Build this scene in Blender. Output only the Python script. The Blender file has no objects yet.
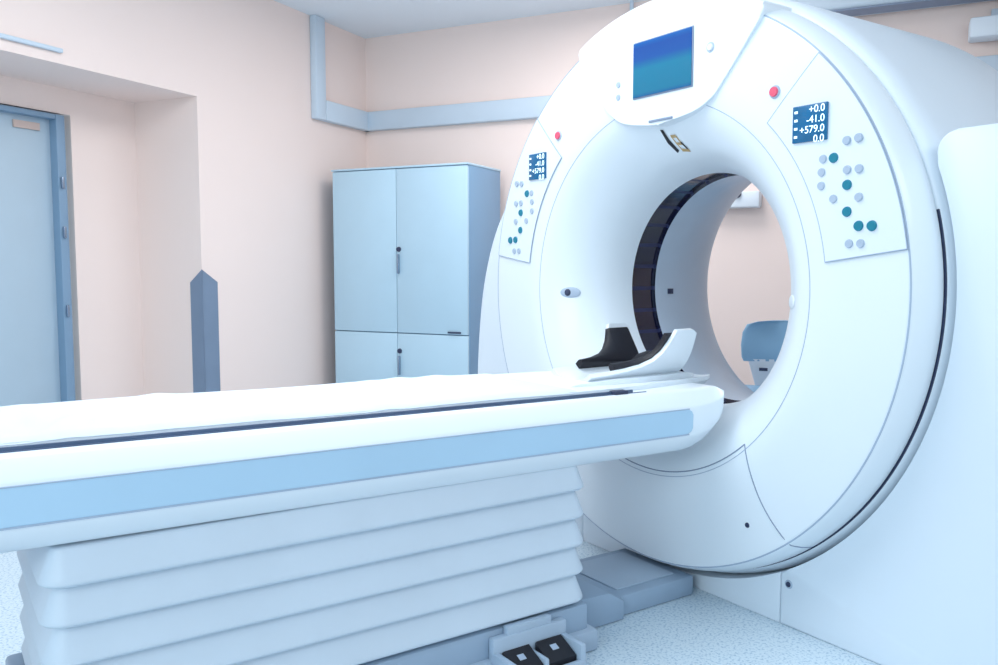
import bpy, bmesh, math, random
from mathutils import Vector, Matrix
random.seed(4)
S=bpy.context.scene
COL=S.collection
# ---------------------------------------------------------------- materials
def lin(c):
    c=c/255.0
    return c/12.92 if c<=0.04045 else ((c+0.055)/1.055)**2.4
def rgb(r,g,b): return (lin(r),lin(g),lin(b),1)
def mat(name,col,rough=0.45,metal=0,emit=0,coat=0,var=0.0,vscale=6,bump=0,bscale=60,col2=None):
    m=bpy.data.materials.new(name); m.use_nodes=True
    nt=m.node_tree; b=nt.nodes['Principled BSDF']
    b.inputs['Base Color'].default_value=col
    b.inputs['Roughness'].default_value=rough
    b.inputs['Metallic'].default_value=metal
    b.inputs['Coat Weight'].default_value=coat
    if emit:
        b.inputs['Emission Color'].default_value=col
        b.inputs['Emission Strength'].default_value=emit
    tc=nt.nodes.new('ShaderNodeTexCoord')
    if var or col2:
        n=nt.nodes.new('ShaderNodeTexNoise'); n.inputs['Scale'].default_value=vscale; n.inputs['Detail'].default_value=3
        nt.links.new(tc.outputs['Object'],n.inputs['Vector'])
        r=nt.nodes.new('ShaderNodeValToRGB')
        r.color_ramp.elements[0].position=0.35; r.color_ramp.elements[1].position=0.65
        r.color_ramp.elements[0].color=col2 if col2 else tuple(x*(1-var) for x in col[:3])+(1,)
        r.color_ramp.elements[1].color=col
        nt.links.new(n.outputs['Fac'],r.inputs['Fac']); nt.links.new(r.outputs['Color'],b.inputs['Base Color'])
    if bump:
        n2=nt.nodes.new('ShaderNodeTexNoise'); n2.inputs['Scale'].default_value=bscale; n2.inputs['Detail'].default_value=4
        nt.links.new(tc.outputs['Object'],n2.inputs['Vector'])
        bp=nt.nodes.new('ShaderNodeBump'); bp.inputs['Strength'].default_value=bump; bp.inputs['Distance'].default_value=0.01
        nt.links.new(n2.outputs['Fac'],bp.inputs['Height']); nt.links.new(bp.outputs['Normal'],b.inputs['Normal'])
    return m
M_white=mat('white_plastic',rgb(233,242,250),0.32,coat=0.15,var=0.02,vscale=2)
M_white2=mat('white_cover',rgb(229,239,249),0.4,var=0.02,vscale=2)
M_panel=mat('panel_plastic',rgb(229,239,249),0.4,var=0.01)
M_bore=mat('bore_grey',rgb(196,211,228),0.35,var=0.04)
M_seam=mat('seam_grey',rgb(135,150,175),0.6,var=0.05)
M_seam2=mat('seam_pale',rgb(170,186,208),0.6,var=0.05)
M_dark=mat('gap_shade_and_dark_parts',rgb(48,58,88),0.5,var=0.1)  # locks, knobs and screws; also the painted shade of the cover gap
M_navy=mat('scan_window_navy',rgb(14,16,52),0.15,var=0.3,vscale=9,coat=0.5)
M_navy2=mat('scan_window_line',rgb(40,48,88),0.3,var=0.1)
M_bellows=mat('bellows_vinyl',rgb(206,219,232),0.5,var=0.03,bump=0.05,bscale=20)
M_stripe=mat('rail_blue',rgb(180,213,237),0.5,var=0.04,vscale=3)
M_base=mat('base_blue_grey',rgb(155,176,198),0.45,var=0.05)
M_base2=mat('base_pale_grey',rgb(174,192,211),0.45,var=0.05)
M_rail=mat('rail_dark',rgb(78,98,128),0.35,var=0.1)
M_sheet=mat('sheet_white',rgb(216,227,240),0.8,var=0.02,bump=0.6,bscale=9)
M_black=mat('black_foam',rgb(12,14,28),0.55,var=0.2,bump=0.05)
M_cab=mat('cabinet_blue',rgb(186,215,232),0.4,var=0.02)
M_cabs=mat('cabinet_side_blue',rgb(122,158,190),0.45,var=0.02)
M_metal=mat('chrome',rgb(150,165,185),0.25,metal=0.8,var=0.1)
M_wall=mat('wall_paint',rgb(246,227,220),0.85,var=0.012,vscale=1.5,bump=0.04,bscale=120)
M_ceil=mat('ceiling_paint',rgb(236,243,250),0.85,var=0.02,vscale=1)
M_duct=mat('duct_plastic',rgb(205,220,234),0.5,var=0.02)
M_door=mat('door_paint',rgb(182,201,215),0.5,var=0.02)
M_frame=mat('door_frame_paint',rgb(128,157,184),0.5,var=0.02)
M_guard=mat('corner_guard_blue',rgb(122,140,164),0.45,var=0.05)
M_teal=mat('button_teal',rgb(8,120,145),0.4,emit=0.1,var=0.05)
M_btn=mat('button_grey',rgb(176,192,212),0.4,var=0.05)
M_red=mat('button_red',rgb(225,90,118),0.4,emit=0.1,var=0.05)
M_disp=mat('display_blue',rgb(12,98,145),0.2,emit=0.15,var=0.25,vscale=12)
M_text=mat('display_text_white',rgb(225,250,255),0.4,emit=0.7,var=0.02)
M_gold=mat('emblem_gold',rgb(190,160,110),0.4,var=0.1)
M_chair=mat('chair_blue',rgb(138,184,218),0.5,var=0.05)
M_gold2=mat('plate_beige',rgb(200,178,170),0.5,var=0.05)
M_floor=bpy.data.materials.new('floor_speckled_vinyl'); M_floor.use_nodes=True
nt=M_floor.node_tree; b=nt.nodes['Principled BSDF']; b.inputs['Roughness'].default_value=0.4
tc=nt.nodes.new('ShaderNodeTexCoord'); v=nt.nodes.new('ShaderNodeTexNoise'); v.inputs['Scale'].default_value=130; v.inputs['Detail'].default_value=2
r=nt.nodes.new('ShaderNodeValToRGB'); r.color_ramp.elements[0].position=0.34; r.color_ramp.elements[1].position=0.5
r.color_ramp.elements[0].color=rgb(165,192,212); r.color_ramp.elements[1].color=rgb(214,229,239)
nt.links.new(tc.outputs['Object'],v.inputs['Vector']); nt.links.new(v.outputs['Fac'],r.inputs['Fac']); nt.links.new(r.outputs['Color'],b.inputs['Base Color'])
M_lcd=bpy.data.materials.new('screen_image'); M_lcd.use_nodes=True
nt=M_lcd.node_tree; b=nt.nodes['Principled BSDF']; b.inputs['Roughness'].default_value=0.25
tc=nt.nodes.new('ShaderNodeTexCoord'); sp=nt.nodes.new('ShaderNodeSeparateXYZ')
r=nt.nodes.new('ShaderNodeValToRGB'); e=r.color_ramp.elements
e[0].position=0.0; e[0].color=rgb(10,85,135)
e[1].position=1.0; e[1].color=rgb(10,90,160)
for p,c in ((0.07,rgb(12,108,140)),(0.5,rgb(12,112,145)),(0.60,rgb(10,95,145)),(0.68,rgb(10,76,148)),(0.9,rgb(8,70,145))):
    q=e.new(p); q.color=c
nt.links.new(tc.outputs['Generated'],sp.inputs[0]); nt.links.new(sp.outputs['Z'],r.inputs['Fac'])
nt.links.new(r.outputs['Color'],b.inputs['Base Color']); nt.links.new(r.outputs['Color'],b.inputs['Emission Color']); b.inputs['Emission Strength'].default_value=0.12

# ---------------------------------------------------------------- helpers
def finish(me,mats,smooth,angle=35):
    for m in (mats if isinstance(mats,(list,tuple)) else [mats]): me.materials.append(m)
    if smooth:
        me.shade_smooth()
        try: me.set_sharp_from_angle(angle=math.radians(angle))
        except Exception: pass
def obj_from_bm(name,bm,m,parent=None,smooth=True,angle=35,loc=None,recalc=True):
    if recalc: bmesh.ops.recalc_face_normals(bm,faces=bm.faces[:])
    me=bpy.data.meshes.new(name); bm.to_mesh(me); bm.free()
    finish(me,m,smooth,angle)
    o=bpy.data.objects.new(name,me); COL.objects.link(o)
    if parent: o.parent=parent
    if loc: o.location=loc
    return o
def add_box(bm,x0,x1,y0,y1,z0,z1,bev=0,seg=2,mi=0):
    r=bmesh.ops.create_cube(bm,size=1)
    vs=r['verts']
    for v in vs:
        v.co=Vector(((x0+x1)/2+v.co.x*(x1-x0),(y0+y1)/2+v.co.y*(y1-y0),(z0+z1)/2+v.co.z*(z1-z0)))
    if bev:
        es=list(set(e for v in vs for e in v.link_edges))
        bmesh.ops.bevel(bm,geom=es,offset=bev,segments=seg,profile=0.5,affect='EDGES',clamp_overlap=True)
def box(name,x0,x1,y0,y1,z0,z1,m,parent=None,bev=0.0,seg=2,loc=None):
    bm=bmesh.new(); add_box(bm,x0,x1,y0,y1,z0,z1,bev,seg)
    return obj_from_bm(name,bm,m,parent,smooth=bev>0,loc=loc)
def boxes(name,lst,m,parent=None,bev=0.0,loc=None):
    bm=bmesh.new()
    for a in lst: add_box(bm,*a,bev)
    return obj_from_bm(name,bm,m,parent,smooth=bev>0,loc=loc)
def lathe(name,prof,m,parent,zc,seg=128,closed=False,smooth=True,angle=30,loc=None,a0=0,a1=360,pat=None):
    bm=bmesh.new(); rings=[]; full=(a1-a0)>=360; n_=seg if full else seg+1
    for (r,y) in prof:
        rings.append([bm.verts.new((r*math.cos(math.radians(a0+(a1-a0)*i/seg)),y,zc+r*math.sin(math.radians(a0+(a1-a0)*i/seg)))) for i in range(n_)])
    n=len(rings)
    for k in range(n if closed else n-1):
        A=rings[k];B=rings[(k+1)%n]
        for i in range(seg):
            j=(i+1)%n_; f=bm.faces.new((A[i],A[j],B[j],B[i]))
            if pat and i%pat==0: f.material_index=1
    return obj_from_bm(name,bm,m,parent,smooth,angle,loc)
def crom(pts,n=5):
    out=[]
    P=[pts[0]]+list(pts)+[pts[-1]]
    for i in range(1,len(P)-2):
        p0,p1,p2,p3=P[i-1],P[i],P[i+1],P[i+2]
        for k in range(n):
            t=k/n
            out.append(tuple(0.5*((2*p1[d])+(-p0[d]+p2[d])*t+(2*p0[d]-5*p1[d]+4*p2[d]-p3[d])*t*t+(-p0[d]+3*p1[d]-3*p2[d]+p3[d])*t**3) for d in range(len(p1))))
    out.append(tuple(pts[-1])); return out
def prism(name,pts,y0,y1,m,parent=None,bev=0.0,seg=2,loc=None,axis='y'):
    bm=bmesh.new()
    def mk(p,d):
        return {'y':(p[0],d,p[1]),'z':(p[0],p[1],d),'x':(d,p[0],p[1])}[axis]
    a=[bm.verts.new(mk(p,y0)) for p in pts]; b_=[bm.verts.new(mk(p,y1)) for p in pts]
    bm.faces.new(a); bm.faces.new(b_[::-1]); n=len(pts)
    for i in range(n):
        j=(i+1)%n; bm.faces.new((a[i],b_[i],b_[j],a[j]))
    if bev:
        es=[e for e in bm.edges if (e.verts[0] in a and e.verts[1] in a) or (axis=='x' and e.verts[0] in b_ and e.verts[1] in b_)]
        bmesh.ops.bevel(bm,geom=es,offset=bev,segments=seg,profile=0.5,affect='EDGES',clamp_overlap=True)
    return obj_from_bm(name,bm,m,parent,smooth=True,angle=40,loc=loc)
def tube(name,paths,rad,m,parent,seg=6,loc=None):
    bm=bmesh.new()
    for pts in paths:
        pts=[Vector(p) for p in pts]; rings=[]
        for i,p in enumerate(pts):
            d=(pts[min(i+1,len(pts)-1)]-pts[max(i-1,0)]).normalized()
            up=Vector((0,0,1)) if abs(d.z)<0.9 else Vector((1,0,0))
            if abs(d.y)<.9 and parent is not None: up=Vector((0,1,0))
            u=d.cross(up).normalized(); w=d.cross(u).normalized()
            rings.append([bm.verts.new(p+rad*(math.cos(2*math.pi*k/seg)*u+math.sin(2*math.pi*k/seg)*w)) for k in range(seg)])
        for i in range(len(rings)-1):
            for k in range(seg):
                j=(k+1)%seg; bm.faces.new((rings[i][k],rings[i][j],rings[i+1][j],rings[i+1][k]))
        bm.faces.new(rings[0]); bm.faces.new(rings[-1])
    return obj_from_bm(name,bm,m,parent,True,60,loc)
def loft(name,rings,m,parent=None,closed=True,cap=True,smooth=True,angle=35,loc=None,bev=0):
    bm=bmesh.new(); R=[[bm.verts.new(p) for p in r] for r in rings]
    n=len(rings[0])
    for k in range(len(R)-1):
        for i in range(n if closed else n-1):
            j=(i+1)%n; bm.faces.new((R[k][i],R[k][j],R[k+1][j],R[k+1][i]))
    if cap: bm.faces.new(R[0]); bm.faces.new(R[-1])
    return obj_from_bm(name,bm,m,parent,smooth,angle,loc)
def disc(name,x,y,z,r,h,m,parent,seg=24):
    bm=bmesh.new()
    bmesh.ops.create_cone(bm,cap_ends=True,segments=seg,radius1=r,radius2=r*0.85,depth=h,matrix=Matrix.Rotation(math.radians(90),4,'X'))
    return obj_from_bm(name,bm,m,parent,True,30,(x,y-h/2,z))
def empty(name,loc,rotz=0):
    o=bpy.data.objects.new(name,None); o.empty_display_size=0.2
    COL.objects.link(o); o.location=loc; o.rotation_euler=(0,0,rotz); return o
def text(name,body,size,m,parent,loc,align='RIGHT'):
    c=bpy.data.curves.new('t','FONT'); c.body=body; c.size=size; c.align_x=align; c.extrude=0.0004; c.space_line=0.95
    t=bpy.data.objects.new('t',c); COL.objects.link(t)
    bpy.context.view_layer.update()
    me=bpy.data.meshes.new_from_object(t.evaluated_get(bpy.context.evaluated_depsgraph_get()))
    bpy.data.objects.remove(t); me.materials.clear(); me.materials.append(m); me.name=name
    o=bpy.data.objects.new(name,me); COL.objects.link(o); o.parent=parent; o.location=loc; o.rotation_euler=(math.radians(90),0,0)
    return o
def top(o,label,cat): o['label']=label; o['category']=cat
def struct(o): o['kind']='structure'

# ---------------------------------------------------------------- ROOM
RA=math.atan2(-0.427,0.904); K=Vector((-0.93,6.05,0))
def RW(x,y,z): return K+Matrix.Rotation(RA,3,'Z')@Vector((x,y,z))
def room(o,label,cat):
    o.location=K; o.rotation_euler=(0,0,RA); struct(o); o['label']=label; o['category']=cat; return o
HC=2.6; JY=-1.59
room(box('floor',-1.2,5.8,-8,0.1,-0.1,0,M_floor),'pale blue speckled vinyl floor of the scanner room','floor')
room(box('ceiling',-1.2,5.8,-8,0.1,HC,HC+0.1,M_ceil),'smooth pale blue-white painted ceiling','ceiling')
room(box('wall_back',-0.6,5.8,0,0.1,0,HC,M_wall),'pale pink painted wall behind the scanner and cabinet','wall')
room(boxes('wall_left',[(-0.6,0,JY,0,0,HC),(-0.6,0,-8,JY,1.93,HC)],M_wall),'pale pink painted wall with a deep door recess','wall')
room(boxes('wall_recess',[(-0.7,-0.46,-2.0,JY,0,1.93),(-0.7,-0.46,-2.95,-2.0,1.80,1.93),(-0.7,-0.46,-8,-2.95,0,1.93)],M_wall),'pale pink wall at the back of the door recess','wall')
room(box('wall_right',5.7,5.8,-8,0,0,HC,M_wall),'pale pink painted side wall','wall')
room(box('door_1',-0.53,-0.49,-2.9,-2.09,0.01,1.77,M_door,bev=0.004),'flat pale blue door closed in a blue frame','door')
room(boxes('trim_1',[(-0.55,-0.44,-2.10,-2.05,0,1.79),(-0.55,-0.44,-2.95,-2.10,1.765,1.79),(-0.55,-0.44,-2.96,-2.9,0,1.79)],M_frame,bev=0.004),'blue painted door frame around the door','door frame')
room(boxes('trim_2',[(0,0.05,-0.62,-0.52,1.96,HC),(0,0.05,-0.52,0,1.96,2.09)],M_duct,bev=0.008),'pale grey plastic cable duct running along and up the wall','cable duct')
room(box('trim_3',0,5.0,-0.05,0,1.96,2.09,M_duct,bev=0.008),'pale grey plastic cable duct along the wall','cable duct')
room(box('trim_4',0,0.02,-4,-2.40,1.975,1.995,M_duct,bev=0.006),'thin pale blue plastic cable duct on the wall','cable duct')
bm=bmesh.new()
def quadprism(bm,pts,nrm,t):
    a=[bm.verts.new(p) for p in pts]; b_=[bm.verts.new(Vector(p)+Vector(nrm)*t) for p in pts]
    bm.faces.new(a); bm.faces.new(b_[::-1]); n=len(a)
    for i in range(n):
        j=(i+1)%n; bm.faces.new((a[i],b_[i],b_[j],a[j]))
quadprism(bm,[(0,JY-.004,0),(0,JY-.004,1.01),(0,JY+.11,0.94),(0,JY+.11,0)],(1,0,0),0.006)
quadprism(bm,[(0.006,JY,0),(0.006,JY,1.01),(-0.08,JY,0.94),(-0.08,JY,0)],(0,-1,0),0.006)
room(obj_from_bm('trim_5',bm,M_guard,smooth=False),'blue-grey plastic corner guard with pointed top','corner guard')
pl=box('sign_plate',-0.07,0.07,-0.004,0.004,-0.018,0.018,M_gold2)
pl.location=RW(-0.484,-2.23,1.72); pl.rotation_euler=(0,0,RA+math.radians(90))
top(pl,'small beige plate fixed at the top of the door','sign plate')
for z in (1.45,1.2,.8):
    h=box('door_hinge',-0.436,-0.425,-2.09,-2.075,z-.03,z+.03,M_metal,bev=.003)
    h.location=K; h.rotation_euler=(0,0,RA); top(h,'small metal hinge on the blue door frame','hinge'); h['group']='door hinges'

# cabinet
cab=empty('storage_cabinet',(-1.065,5.48,0),RA)
top(cab,'tall pale blue metal storage cabinet with four locked doors','cabinet')
W,D,HH=0.975,0.45,1.625
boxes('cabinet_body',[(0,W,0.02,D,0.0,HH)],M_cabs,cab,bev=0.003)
box('cabinet_top',-0.004,W+0.004,-0.004,D,HH,HH+0.012,M_cab,cab,bev=0.003)
def cdoor(x0,x1,z0,z1,hx,hz):
    d=box('door',x0,x1,0.0,0.02,z0,z1,M_cab,cab,bev=0.003)
    if hx is not None:
        box('handle',hx-0.006,hx+0.006,-0.02,0,hz-0.07,hz+0.05,M_metal,d,bev=0.004)
        disc('lock',hx,0,hz+0.08,0.016,0.01,M_dark,d)
mid=W*0.49
cdoor(0.004,mid-0.0015,0.615,HH-0.004,None,0)
cdoor(mid+0.0015,W-0.004,0.615,HH-0.004,mid+0.005+.012,1.05)
cdoor(0.004,mid-0.0015,0.05,0.609,None,0)
cdoor(mid+0.0015,W-0.004,0.05,0.609,mid+0.017,0.42)
box('pull_strip',W*.86,W*.95,-.008,.0,.622,.632,M_dark,cab)

# ---------------------------------------------------------------- GANTRY
PH=math.radians(-56); C=Vector((0.5665,2.765,0)); ZC=0.955
RG=Matrix.Rotation(PH,3,'Z')
def G(x,y,z): return C+RG@Vector((x,y,z))
g=empty('scanner_gantry',C,PH)
top(g,'large white ring-shaped scanner gantry with control panels and screen','medical scanner')
rim=[(.880,-.004),(.889,-.006),(.891,-.012),(.891,-.025),(.889,-.040),(.884,-.062),(.877,-.084),(.871,-.097)]
face=[(.864,-.1045),(.80,-.108),(.70,-.110),(.63,-.108),(.575,-.097),(.523,-.069),(.467,-.017),(.422,.050),(.397,.120),(.386,.178)]
dface=crom(face,5)
def py(r):
    pr=sorted(dface)
    for i in range(len(pr)-1):
        if pr[i][0]<=r<=pr[i+1][0]:
            t=(r-pr[i][0])/max(1e-6,pr[i+1][0]-pr[i][0]); return pr[i][1]*(1-t)+pr[i+1][1]*t
    return -0.1
def PS(x,z,e=0.003):
    return (x,py(math.hypot(x,z-ZC))-e,z)
lathe('front_cover',rim+dface,M_white,g,ZC,seg=180,angle=50)
lathe('rim_seam',[(.8665,-.1030),(.8655,-.1050),(.863,-.1055),(.862,-.1040)],M_seam2,g,ZC,seg=180,closed=True)
lathe('bore_seam',[(.5905,-.1012),(.5895,-.1025),(.5880,-.1022),(.588,-.1005)],M_seam2,g,ZC,seg=180,closed=True)
lathe('gap_shade_strip',[(.86,-.003),(.893,-.003),(.893,.006),(.86,.006)],M_dark,g,ZC,seg=160,closed=True,a0=-176,a1=14)  # dark strip painted in for the shaded gap behind the front cover
lathe('scan_window',[(.386,.178),(.398,.182),(.398,.292),(.386,.296)],[M_navy,M_navy2],g,ZC,seg=180,smooth=False,pat=6)
lathe('bore_tube',crom([(.386,.296),(.384,.32),(.384,.38),(.387,.42),(.400,.49),(.435,.60),(.50,.71),(.62,.80)],4),M_bore,g,ZC,seg=128)
lathe('rear_housing',crom([(.62,.80),(.75,.83),(.86,.83),(.90,.81),(.915,.76)],4)+[(.915,.4),(.915,.08),(.913,.05),(.906,.022),(.898,.006),(.89,.000),(.86,.000)],M_white2,g,ZC,seg=160,angle=40)
box('bore_sensor',-.385,-.377,.36,.385,ZC-.03,ZC-.01,M_dark,g)
RC=.918
def arc(a0,a1,n,r=RC): return [(r*math.cos(math.radians(a0+(a1-a0)*i/n)),ZC+r*math.sin(math.radians(a0+(a1-a0)*i/n))) for i in range(n+1)]
ztop=1.355; ab=-math.degrees(math.acos(.447/RC))
cr=.14
cor=[(1.13-cr+cr*math.cos(math.radians(a)),ztop-cr+cr*math.sin(math.radians(a))) for a in range(0,91,9)]
ir=[(.905+.05*math.cos(math.radians(a)),ztop-.05+.05*math.sin(math.radians(a))) for a in range(90,181,15)]
at=math.degrees(math.asin((1.275-ZC)/RC))
inner=arc(at,ab,40)
rc=[(.447,0.0),(1.17,0.0),(1.17,.6),(1.165,.85),(1.15,1.05)]+cor+ir+inner
prism('side_cover',rc,-.002,.80,M_white2,g,bev=0.006,seg=3)
sl=crom([(1.18,0.0),(1.18,.5),(1.155,.80),(1.11,1.0),(1.04,1.16),(.96,1.27),(.90,1.325)],4)
rl=[(.447,0.0)]+sl+inner
prism('side_cover',[(-x,z) for x,z in rl],-.002,.80,M_white2,g,bev=0.006,seg=3)
mc=[(-.4445,0.0),(.4445,0.0)]+arc(ab-0.1,-180-ab+0.1,30)
prism('base_cover',mc,-.002,.78,M_white2,g,bev=0.004)
# crown: fan-shaped screen panel following the top of the ring
sh=[(.895*math.sin(math.radians(a)),ZC+.895*math.cos(math.radians(a))) for a in range(-24,29,2)]
sh=[(x+.02*(1 if x<.3 else 0.3),z) for x,z in sh]
low=crom([(.425,1.745),(.43,1.73),(.415,1.70),(.285,1.548),(.24,1.512),(.18,1.488),(.06,1.472),(.04,1.471)],3)[1:]
lowl=crom([(-.345,1.771),(-.350,1.755),(-.335,1.715),(-.215,1.562),(-.17,1.52),(-.11,1.490),(.0,1.472),(.04,1.471)],3)[1:-1]
sh+=low+lowl[::-1]
crown=prism('screen_housing',sh,-.117,.06,M_white,g,bev=0.005,seg=3)
box('screen_bezel',-.074,.181,-.1205,-.115,1.560,1.736,M_seam,crown,bev=0.002)
box('screen',-.070,.177,-.1225,-.120,1.564,1.732,M_lcd,crown)
disc('button_ring',.245,-.116,1.66,.016,.003,M_btn,crown); disc('button',.245,-.119,1.66,.010,.003,M_white,crown)
disc('button',-.145,-.117,1.62,.010,.003,M_btn,crown); disc('button',-.145,-.117,1.58,.010,.003,M_btn,crown)
box('screen_housing_lip',.0,.10,-.121,-.116,1.479,1.486,M_seam,crown,bev=.001)
def polar(r,a,e=0.0005):
    a=math.radians(a); return PS(r*math.cos(a),ZC+r*math.sin(a),e)
seams=[[polar(.575,a) for a in range(-132,-47,2)]]
for s in (1,-1):
    L=[polar(.575+(.864-.575)*t/14,-90+s*(42-3*t/14-2*math.sin(t/14*3.14))) for t in range(15)]
    a=math.radians(-90+s*39)
    L+=[(r_*math.cos(a),y_-.0005,ZC+r_*math.sin(a)) for r_,y_ in ((.871,-.097),(.877,-.084),(.884,-.062),(.889,-.040),(.891,-.020))]
    seams.append(L)
tube('panel_seam',seams,0.0018,M_seam,g)
for s in (1,-1):
    r0,r1,a0,a1=.645,.862,8,46
    bm=bmesh.new(); N=24;Q=8; grid=[]
    for i in range(N+1):
        row=[]
        for j in range(Q+1):
            a=a0+(a1-a0)*i/N; r=r0+(r1-r0)*j/Q
            x,y,z=polar(r,a,0.004); row.append(bm.verts.new((s*x,y,z)))
        grid.append(row)
    for i in range(N):
        for j in range(Q): bm.faces.new((grid[i][j],grid[i+1][j],grid[i+1][j+1],grid[i][j+1]))
    cp=obj_from_bm('control_panel',bm,M_panel,g)
    bd=[polar(r0,a0+(a1-a0)*i/N,.003) for i in range(N+1)]+[polar(r0+(r1-r0)*j/Q,a1,.003) for j in range(Q+1)]+[polar(r1,a1-(a1-a0)*i/N,.003) for i in range(N+1)]+[polar(r1-(r1-r0)*j/Q,a0,.003) for j in range(Q+1)]
    tube('panel_seam',[[(s*x,y,z) for x,y,z in bd]],0.0018,M_seam2,cp)
    dx,dz=s*.585,1.400
    box('display',dx-.051,dx+.051,-.120,-.112,dz-.047,dz+.047,M_disp,cp,bev=0.002)
    text('display_text','+0.0\n-41.0\n+579.0\n0.0',.0265,M_text,cp,(dx+.046,-.1208,dz+.025))
    for k in range(4): box('display_icon',dx-.044,dx-.035,-.1215,-.119,dz+.028-.021*k,dz+.034-.021*k,M_text,cp)
    teal=[(.655,1.305),(.695,1.235),(.697,1.169),(.730,1.133),(.765,1.132)]
    grey=[(.690,1.344),(.722,1.347),(.625,1.305),(.694,1.272),(.726,1.272),(.622,1.272),(.622,1.238),(.658,1.203),(.728,1.203),(.706,1.090),(.737,1.090)]
    for lst,mm,rr in ((teal,M_teal,.0135),(grey,M_btn,.0115)):
        base=None
        for (x,z) in lst:
            if base is None: base=o=disc('button',s*x,-.1125,z,rr,.005,mm,cp,20)
            else:
                o=base.copy(); o.parent=cp; COL.objects.link(o); o.location=(s*x,-.1125-.0025,z)
            o['group']='control panel buttons'
    rb=disc('button_ring',s*.468,py(.717)+.002,1.498,.019,.006,M_btn,g); disc('button',0,-.002,0,.014,.006,M_red,rb)
    xx,zz=s*.485,.935; yy=py(abs(xx))
    bm=bmesh.new(); bmesh.ops.create_uvsphere(bm,u_segments=24,v_segments=12,radius=1)
    for v in bm.verts: v.co=Vector((v.co.x*.038,v.co.y*.004,v.co.z*.020))
    o=obj_from_bm('laser_window',bm,M_btn if s<0 else M_white,g,loc=(xx,yy-.001,zz)); o.rotation_euler=(0,0,-s*math.radians(43))
    if s<0:
        bm=bmesh.new(); bmesh.ops.create_uvsphere(bm,u_segments=20,v_segments=10,radius=1)
        for v in bm.verts: v.co=Vector((v.co.x*.012,v.co.y*.003,v.co.z*.013))
        obj_from_bm('laser_lens',bm,M_dark,o,loc=(-.010,-.003,0))
def decal(name,polys,m,parent,e=.003):
    bm=bmesh.new()
    for P in polys: bm.faces.new([bm.verts.new(PS(x+.004,z-.006,e)) for x,z in P])
    return obj_from_bm(name,bm,m,parent,False)
def stroke(x0,z0,x1,z1,w):
    d=Vector((x1-x0,z1-z0)).normalized(); n=Vector((-d.y,d.x))*w/2
    return [(x0+n.x,z0+n.y),(x0-n.x,z0-n.y),(x1-n.x,z1-n.y),(x1+n.x,z1+n.y)]
decal('emblem',[[(-.014,1.470),(-.002,1.468),(.000,1.440),(.006,1.408),(-.008,1.402),(-.016,1.430)]],M_black,g)
decal('emblem',[stroke(.014,1.447,.036,1.446,.008),stroke(.016,1.426,.040,1.424,.007),stroke(.018,1.408,.050,1.404,.008),stroke(.015,1.447,.020,1.405,.005),stroke(.036,1.446,.038,1.424,.005)],M_gold,g)
decal('emblem',[stroke(.040,1.428,.047,1.408,.007)],M_black,g,.0035)
def screw(x,y,z,p):
    o=disc('screw_cover',x,y,z,.014,.004,M_btn,p); disc('screw',0,-.002,0,.008,.003,M_dark,o)
screw(.41,-.104,.30,g); screw(.475,0.0,.125,g); screw(-.44,-.104,.29,g); screw(-.475,0,.125,g)

# ---------------------------------------------------------------- TABLE
T=empty('patient_table',G(0,-1.2,0),PH); TL=(0,1.2,0); TU=(0,1.2,-.0235)
def up(o): o.rotation_euler=(-.0145,0,0); return o
top(T,'long white patient table on a pleated bellows pedestal','patient table')
half=[(0,.700),(.15,.700),(.235,.700),(.252,.700),(.262,.697),(.268,.692),(.292,.658),(.296,.650),(.296,.60),(.296,.575),(.293,.566),(.268,.532),(.255,.522),(.235,.516),(.1,.512),(0,.512)]
full=half+[(-x,z) for x,z in half[::-1][1:-1]]
st=[(-2.4,1,1),(-2.35,1,1),(-1.6,1,1),(-.9,1,1),(-.35,1,1),(-.23,1,1),(-.19,1,.97),(-.155,.998,.91),(-.13,.995,.83),(-.112,.992,.73),(-.100,.99,.61),(-.094,.988,.47),(-.092,.985,.34),(-.091,.98,.2)]
rings=[]
for y,w,h in st: rings.append([(x*w,y,.70-(.70-z)*h) for x,z in full])
up(loft('table_frame',rings,M_white,T,loc=TU,angle=40))
for s in (1,-1):
    rr=[]
    for y,sc in ((-2.4,1),(-.28,1),(-.255,1),(-.240,.94),(-.230,.80),(-.225,.55)):
        zc_=.613; hh=.036*sc
        rr.append([(s*.2975,y,zc_-hh),(s*.2985,y,zc_-hh*.94),(s*.2982,y,zc_),(s*.2985,y,zc_+hh*.94),(s*.2975,y,zc_+hh),(s*.27,y,zc_+hh),(s*.27,y,zc_-hh)])
    up(loft('side_rail',rr,M_stripe,T,loc=TU,angle=20))
    up(box('rail_edge',min(s*.285,s*.2992),max(s*.285,s*.2992),-2.4,-.24,.5745,.578,M_seam2,T,loc=TU))
    up(box('rail_edge',min(s*.285,s*.2992),max(s*.285,s*.2992),-2.4,-.24,.648,.6505,M_seam2,T,loc=TU))
    up(box('slide_rail',min(s*.229,s*.235),max(s*.229,s*.235),-2.38,-.40,.69,.708,M_rail,T,loc=TU,bev=.002))
    up(box('slide_rail',min(s*.243,s*.246),max(s*.243,s*.246),-2.38,-.36,.69,.702,M_rail,T,loc=TU))
up(box('latch',.222,.25,-.48,-.43,.695,.710,M_dark,T,loc=TU,bev=.004))
rr=[]
for y,w in ((-2.38,1),(-.5,1),(-.35,.95),(-.15,.80),(.0,.66),(.05,.5)):
    rr.append([(x*w,y,z) for x,z in [(-.215,.700),(-.215,.712),(-.15,.706),(0,.702),(.15,.706),(.215,.712),(.215,.700),(.15,.67),(-.15,.67)]])
up(loft('cradle',rr,M_white,T,loc=TU))
nx,ny=36,220
bm=bmesh.new(); grid=[]
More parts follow.
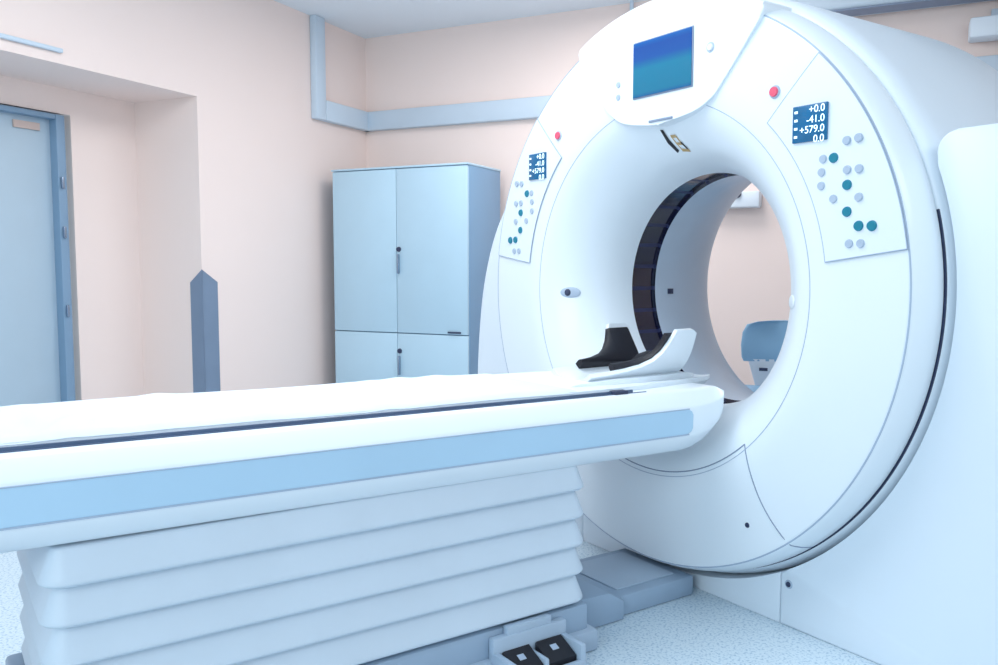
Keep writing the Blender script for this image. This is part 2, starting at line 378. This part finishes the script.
wr=[(random.uniform(-2.3,-.7),random.uniform(-.8,.8),random.uniform(-.5,.5),random.uniform(.015,.035),random.uniform(.15,.5)) for _ in range(44)]
for j in range(ny+1):
    y=-2.38+(2.38-.56)*j/ny; row=[]
    for i in range(nx+1):
        u=-1+2*i/nx; x=u*.218
        z=.718+.004*u*u
        z+=.0015*math.sin(y*9+3*u)
        for (wy,wu,sl_,wd,ln) in wr:
            dd=(y-wy-sl_*(u-wu)*.22)/wd; l=(u-wu)/ln
            z+=.0055*math.exp(-dd*dd)*math.exp(-l*l)
        e=max(0,abs(u)-.9)/.1; z-=.012*e*e
        f=max(0,(y+.62))/.06; z-=.014*f*f
        row.append(bm.verts.new((x,y,z)))
    grid.append(row)
for j in range(ny):
    for i in range(nx): bm.faces.new((grid[j][i],grid[j][i+1],grid[j+1][i+1],grid[j+1][i]))
up(obj_from_bm('mattress_sheet',bm,M_sheet,T,loc=TU,angle=80))
def rrect(hx,y0,y1,rad,off,z,n=6):
    pts=[]
    hx+=off;y0-=off;y1+=off; rad=rad+off
    for cx,cy,a0 in ((hx-rad,y1-rad,0),(-hx+rad,y1-rad,90),(-hx+rad,y0+rad,180),(hx-rad,y0+rad,270)):
        for k in range(n+1):
            a=math.radians(a0+90*k/n); pts.append((cx+rad*math.cos(a),cy+rad*math.sin(a),z))
    return pts
rr=[]; NF=5; z0,z1=.135,.515
pleat=[(0,0),(.04,.45),(.09,.80),(.14,.98),(.19,1.0),(.28,.90),(.45,.70),(.62,.50),(.80,.28),(.93,.10)]
for f in range(NF):
    for t,o_ in pleat:
        z=z0+(z1-z0)*(f+t)/NF
        rr.append(rrect(.250,-1.845,-.597,.025,.024*o_,z))
rr.append(rrect(.250,-1.845,-.597,.025,0,z1))
loft('bellows',rr,M_bellows,T,loc=TL,angle=75)
boxes('pedestal_base',[(-.265,.265,-1.90,-.57,0,.13)],M_base,T,bev=.012,loc=TL)
boxes('foot_trim',[(-.285,.285,-1.93,-.55,0,.06)],M_base2,T,bev=.01,loc=TL)
prism('base_step',[(-.56,.0),(-.36,.0),(-.36,.06),(-.42,.095),(-.56,.10)],-.18,.18,M_base,T,bev=.01,loc=TL,axis='x')
box('floor_plate',-.16,.16,-.40,-.05,0,.065,M_base,T,bev=.010,loc=TL)
box('plate_rib',-.12,.12,-.34,-.10,.064,.070,M_base2,T,bev=.004,loc=TL)
pb=boxes('pedal_frame',[(.27,.372,-.875,-.856,0.0,.075),(.27,.372,-.664,-.645,0.0,.075),(.27,.360,-.767,-.753,0.0,.060),(.265,.290,-.875,-.645,0.0,.110),(.275,.372,-.86,-.66,0.0,.015),(.358,.375,-.875,-.645,0.0,.034),(.262,.285,-.83,-.69,.10,.130)],M_base2,T,bev=.006,loc=(0,1.18,.006))
for y in (-.811,-.709):
    pd=prism('pedal',[(.292,.028),(.355,.022),(.357,.045),(.292,.075)],y-.042,y+.042,M_black,pb,bev=.005,axis='y')
    bm=bmesh.new(); bm.faces.new([bm.verts.new(p) for p in ((.312,y-.010,.0670),(.328,y-.010,.0596),(.328,y+.010,.0596),(.312,y+.010,.0670))])
    obj_from_bm('pedal_marking',bm,M_btn,pd)
# ---------------------------------------------------------------- HEAD HOLDER
HH_=empty('head_holder',G(0,-.1,.684),PH); HL=(0,.055,-.705)
top(HH_,'white head holder with black padded side wings on the table','head rest')
def upt(s,zb=.722):
    a=abs(s); sg=1 if s>=0 else -1
    return (sg*(.108*math.sin(min(a,1)*math.pi/2)**.75+.036*max(0,a-.45)**1.5*2.2),zb+.126*a**2.6)
def ustrip(name,s0,off0f,off1,m,ys,par,sgn,n=20):
    rings=[]
    for y,smax in ys:
        s1=sgn*smax; ss=[s0+(s1-s0)*i/n for i in range(n+1)]
        P=[upt(s) for s in ss]; A=[];B=[]
        for i,p in enumerate(P):
            a=P[max(0,i-1)];b_=P[min(n,i+1)]
            d=Vector((b_[0]-a[0],b_[1]-a[1]))
            d=d.normalized() if d.length>1e-9 else Vector((1,0))
            if s1<s0: d=-d
            o0=off0f(i/n)
            A.append((p[0]+d.y*off1,y,p[1]-d.x*off1)); B.append((p[0]+d.y*o0,y,p[1]-d.x*o0))
        rings.append(A+B[::-1])
    return loft(name,rings,m,par,loc=HL,angle=50)
ys=[(-.285,.56),(-.230,.61),(-.185,.68),(-.155,.77),(-.135,.87),(-.125,.95),(-.120,1.0),(-.08,1.0),(-.04,1.0),(-.035,.98)]
for s in (1,-1):
    ustrip('side_pad',s*.42,lambda t:-.005-.024*math.sin(math.pi*min(1,max(0,t*.82+.10)))**.6,.002,M_black,ys,HH_,s)
# white outer shell sits outside and behind the pads
ys2=[(-.38,.50),(-.31,.53),(-.25,.58),(-.20,.64),(-.160,.73),(-.135,.83),(-.118,.93),(-.106,1.0),(-.098,1.05),(-.03,1.05),(-.012,1.02)]
rings=[]
for y,smax in ys2:
    n=40; P=[upt(-smax+2*smax*i/n) for i in range(n+1)]; A=[];B=[]
    for i,p in enumerate(P):
        a=P[max(0,i-1)];b_=P[min(n,i+1)]; d=Vector((b_[0]-a[0],b_[1]-a[1])).normalized()
        A.append((p[0]+d.y*.016,y,p[1]-d.x*.016)); B.append((p[0]+d.y*.0025,y,p[1]-d.x*.0025))
    rings.append(A+B[::-1])
loft('holder_shell',rings,M_white,HH_,loc=HL,angle=50)
prism('head_cushion',[(-.16,.728),(-.03,.728),(-.03,.775),(-.05,.783),(-.09,.775)],-.026,.026,M_black,HH_,bev=.008,loc=HL,axis='x')
rr=[]
for y,w,h in ((-.48,.08,.704),(-.43,.10,.716),(-.3,.115,.722),(0,.115,.722),(.06,.08,.712)):
    rr.append([(-w,y,.703),(-w,y,h),(w,y,h),(w,y,.703)])
loft('holder_tray',rr,M_white,HH_,loc=HL)

# ---------------------------------------------------------------- CHAIR
ch=empty('office_chair',(1.40,4.15,0),math.radians(-20))
top(ch,'pale blue upholstered office chair by the wall','chair')
rr=[]
for z,w,y in ((.56,.19,.0),(.58,.20,.0),(.64,.205,.01),(.70,.20,.03),(.74,.18,.035),(.755,.13,.04),(.76,.08,.04)):
    rr.append([(w*math.cos(a), y+.022*math.sin(a)-.05*(math.cos(a)**2)+.03, z) for a in [2*math.pi*k/24 for k in range(24)]])
loft('backrest',rr,M_chair,ch,angle=70)
rr=[]
for z,w,y in ((.43,.13,.0),(.50,.15,.0),(.57,.17,.0)):
    rr.append([(w*math.cos(a), y+.018*math.sin(a)-.04*(math.cos(a)**2)+.026, z) for a in [2*math.pi*k/24 for k in range(24)]])
loft('back_shell',rr,M_white2,ch,angle=70)
box('maker_mark',-.115,-.075,-.03,-.024,.515,.53,M_dark,ch)
box('seat',-.22,.22,-.42,.02,.38,.44,M_chair,ch,bev=.03,seg=4)
box('back_bracket',-.03,.03,.02,.05,.38,.60,M_white2,ch,bev=.008)
tube('gas_column',[[(0,-.2,.06),(0,-.2,.40)]],.025,M_metal,ch,12)
for k in range(5):
    a=2*math.pi*k/5; o=tube('leg',[[(0,-.2,.09),(.26*math.cos(a),-.2+.26*math.sin(a),.055)]],.016,M_base,ch,8)
    bm=bmesh.new(); bmesh.ops.create_uvsphere(bm,u_segments=12,v_segments=8,radius=.028)
    obj_from_bm('caster',bm,M_black,ch,loc=(.26*math.cos(a),-.2+.26*math.sin(a),.028))
# ---------------------------------------------------------------- wall fittings
wb=empty('wall_dispenser',RW(2.55,-.001,1.36),RA); top(wb,'white plastic wall-mounted unit with a dark knob','wall unit')
box('dispenser_body',-.14,.14,-.10,0,0,.09,M_white2,wb,bev=.01); disc('knob',.02,-.10,.075,.022,.02,M_dark,wb)
ac=empty('air_conditioner',RW(3.3,-.01,2.36),RA); top(ac,'long pale blue-grey air conditioner high on the wall','air conditioner')
box('unit_body',-.5,.7,-.2,0,0,.2,M_duct,ac,bev=.03,seg=4); box('louver',-.45,.65,-.19,-.06,-.006,.002,M_seam,ac)
el=empty('wall_lamp',RW(3.82,-.001,2.16),RA); top(el,'small white box lamp mounted on the wall','wall lamp')
box('lamp_body',-.13,.12,-.16,-.03,0,.10,M_white2,el,bev=.012); box('lamp_bracket',-.03,.03,-.04,0,.02,.16,M_duct,el,bev=.004)
cp_=empty('ceiling_pipe',RW(1.92,-.04,2.4),RA); top(cp_,'thin pale plastic pipe running up the wall','pipe')
tube('pipe',[[(0,0,-.3),(0,0,.2)]],.012,M_duct,cp_,12)

# ---------------------------------------------------------------- LIGHTS
def area(name,loc,target,sx,sy,power,col):
    l=bpy.data.lights.new(name,'AREA'); l.shape='RECTANGLE'; l.size=sx; l.size_y=sy; l.energy=power; l.color=col
    o=bpy.data.objects.new(name,l); COL.objects.link(o); o.location=loc
    o.rotation_euler=(Vector(target)-Vector(loc)).to_track_quat('-Z','Y').to_euler(); return o
area('ceiling_light',(-.6,2.4,2.55),(-.6,2.4,0),1.6,1.6,34,(.96,.99,1))
area('ceiling_light',(.4,4.3,2.55),(.4,4.3,0),1.6,.8,22,(1,.98,.97))
area('added_soft_light',(-1.6,-1.2,1.9),(.5,3.0,.9),2.2,1.8,36,(.95,.98,1))  # large soft lamp added behind the camera on the left, not a real window
area('ceiling_light',(1.9,.6,2.5),(1.5,2.2,.6),1.2,1.2,16,(.90,.98,1))
w=bpy.data.worlds.new('World'); S.world=w; w.use_nodes=True
w.node_tree.nodes['Background'].inputs[0].default_value=(.56,.86,1,1); w.node_tree.nodes['Background'].inputs[1].default_value=.88
# ---------------------------------------------------------------- CAMERA
cam=bpy.data.cameras.new('Camera'); co=bpy.data.objects.new('Camera',cam); COL.objects.link(co)
cam.sensor_width=36; cam.lens=36*850/998; cam.clip_start=.05
co.location=(0,0,1.04); co.rotation_euler=(math.radians(90-4.61),0,0)
S.camera=co
S.view_settings.view_transform='Standard'; S.view_settings.exposure=0.22
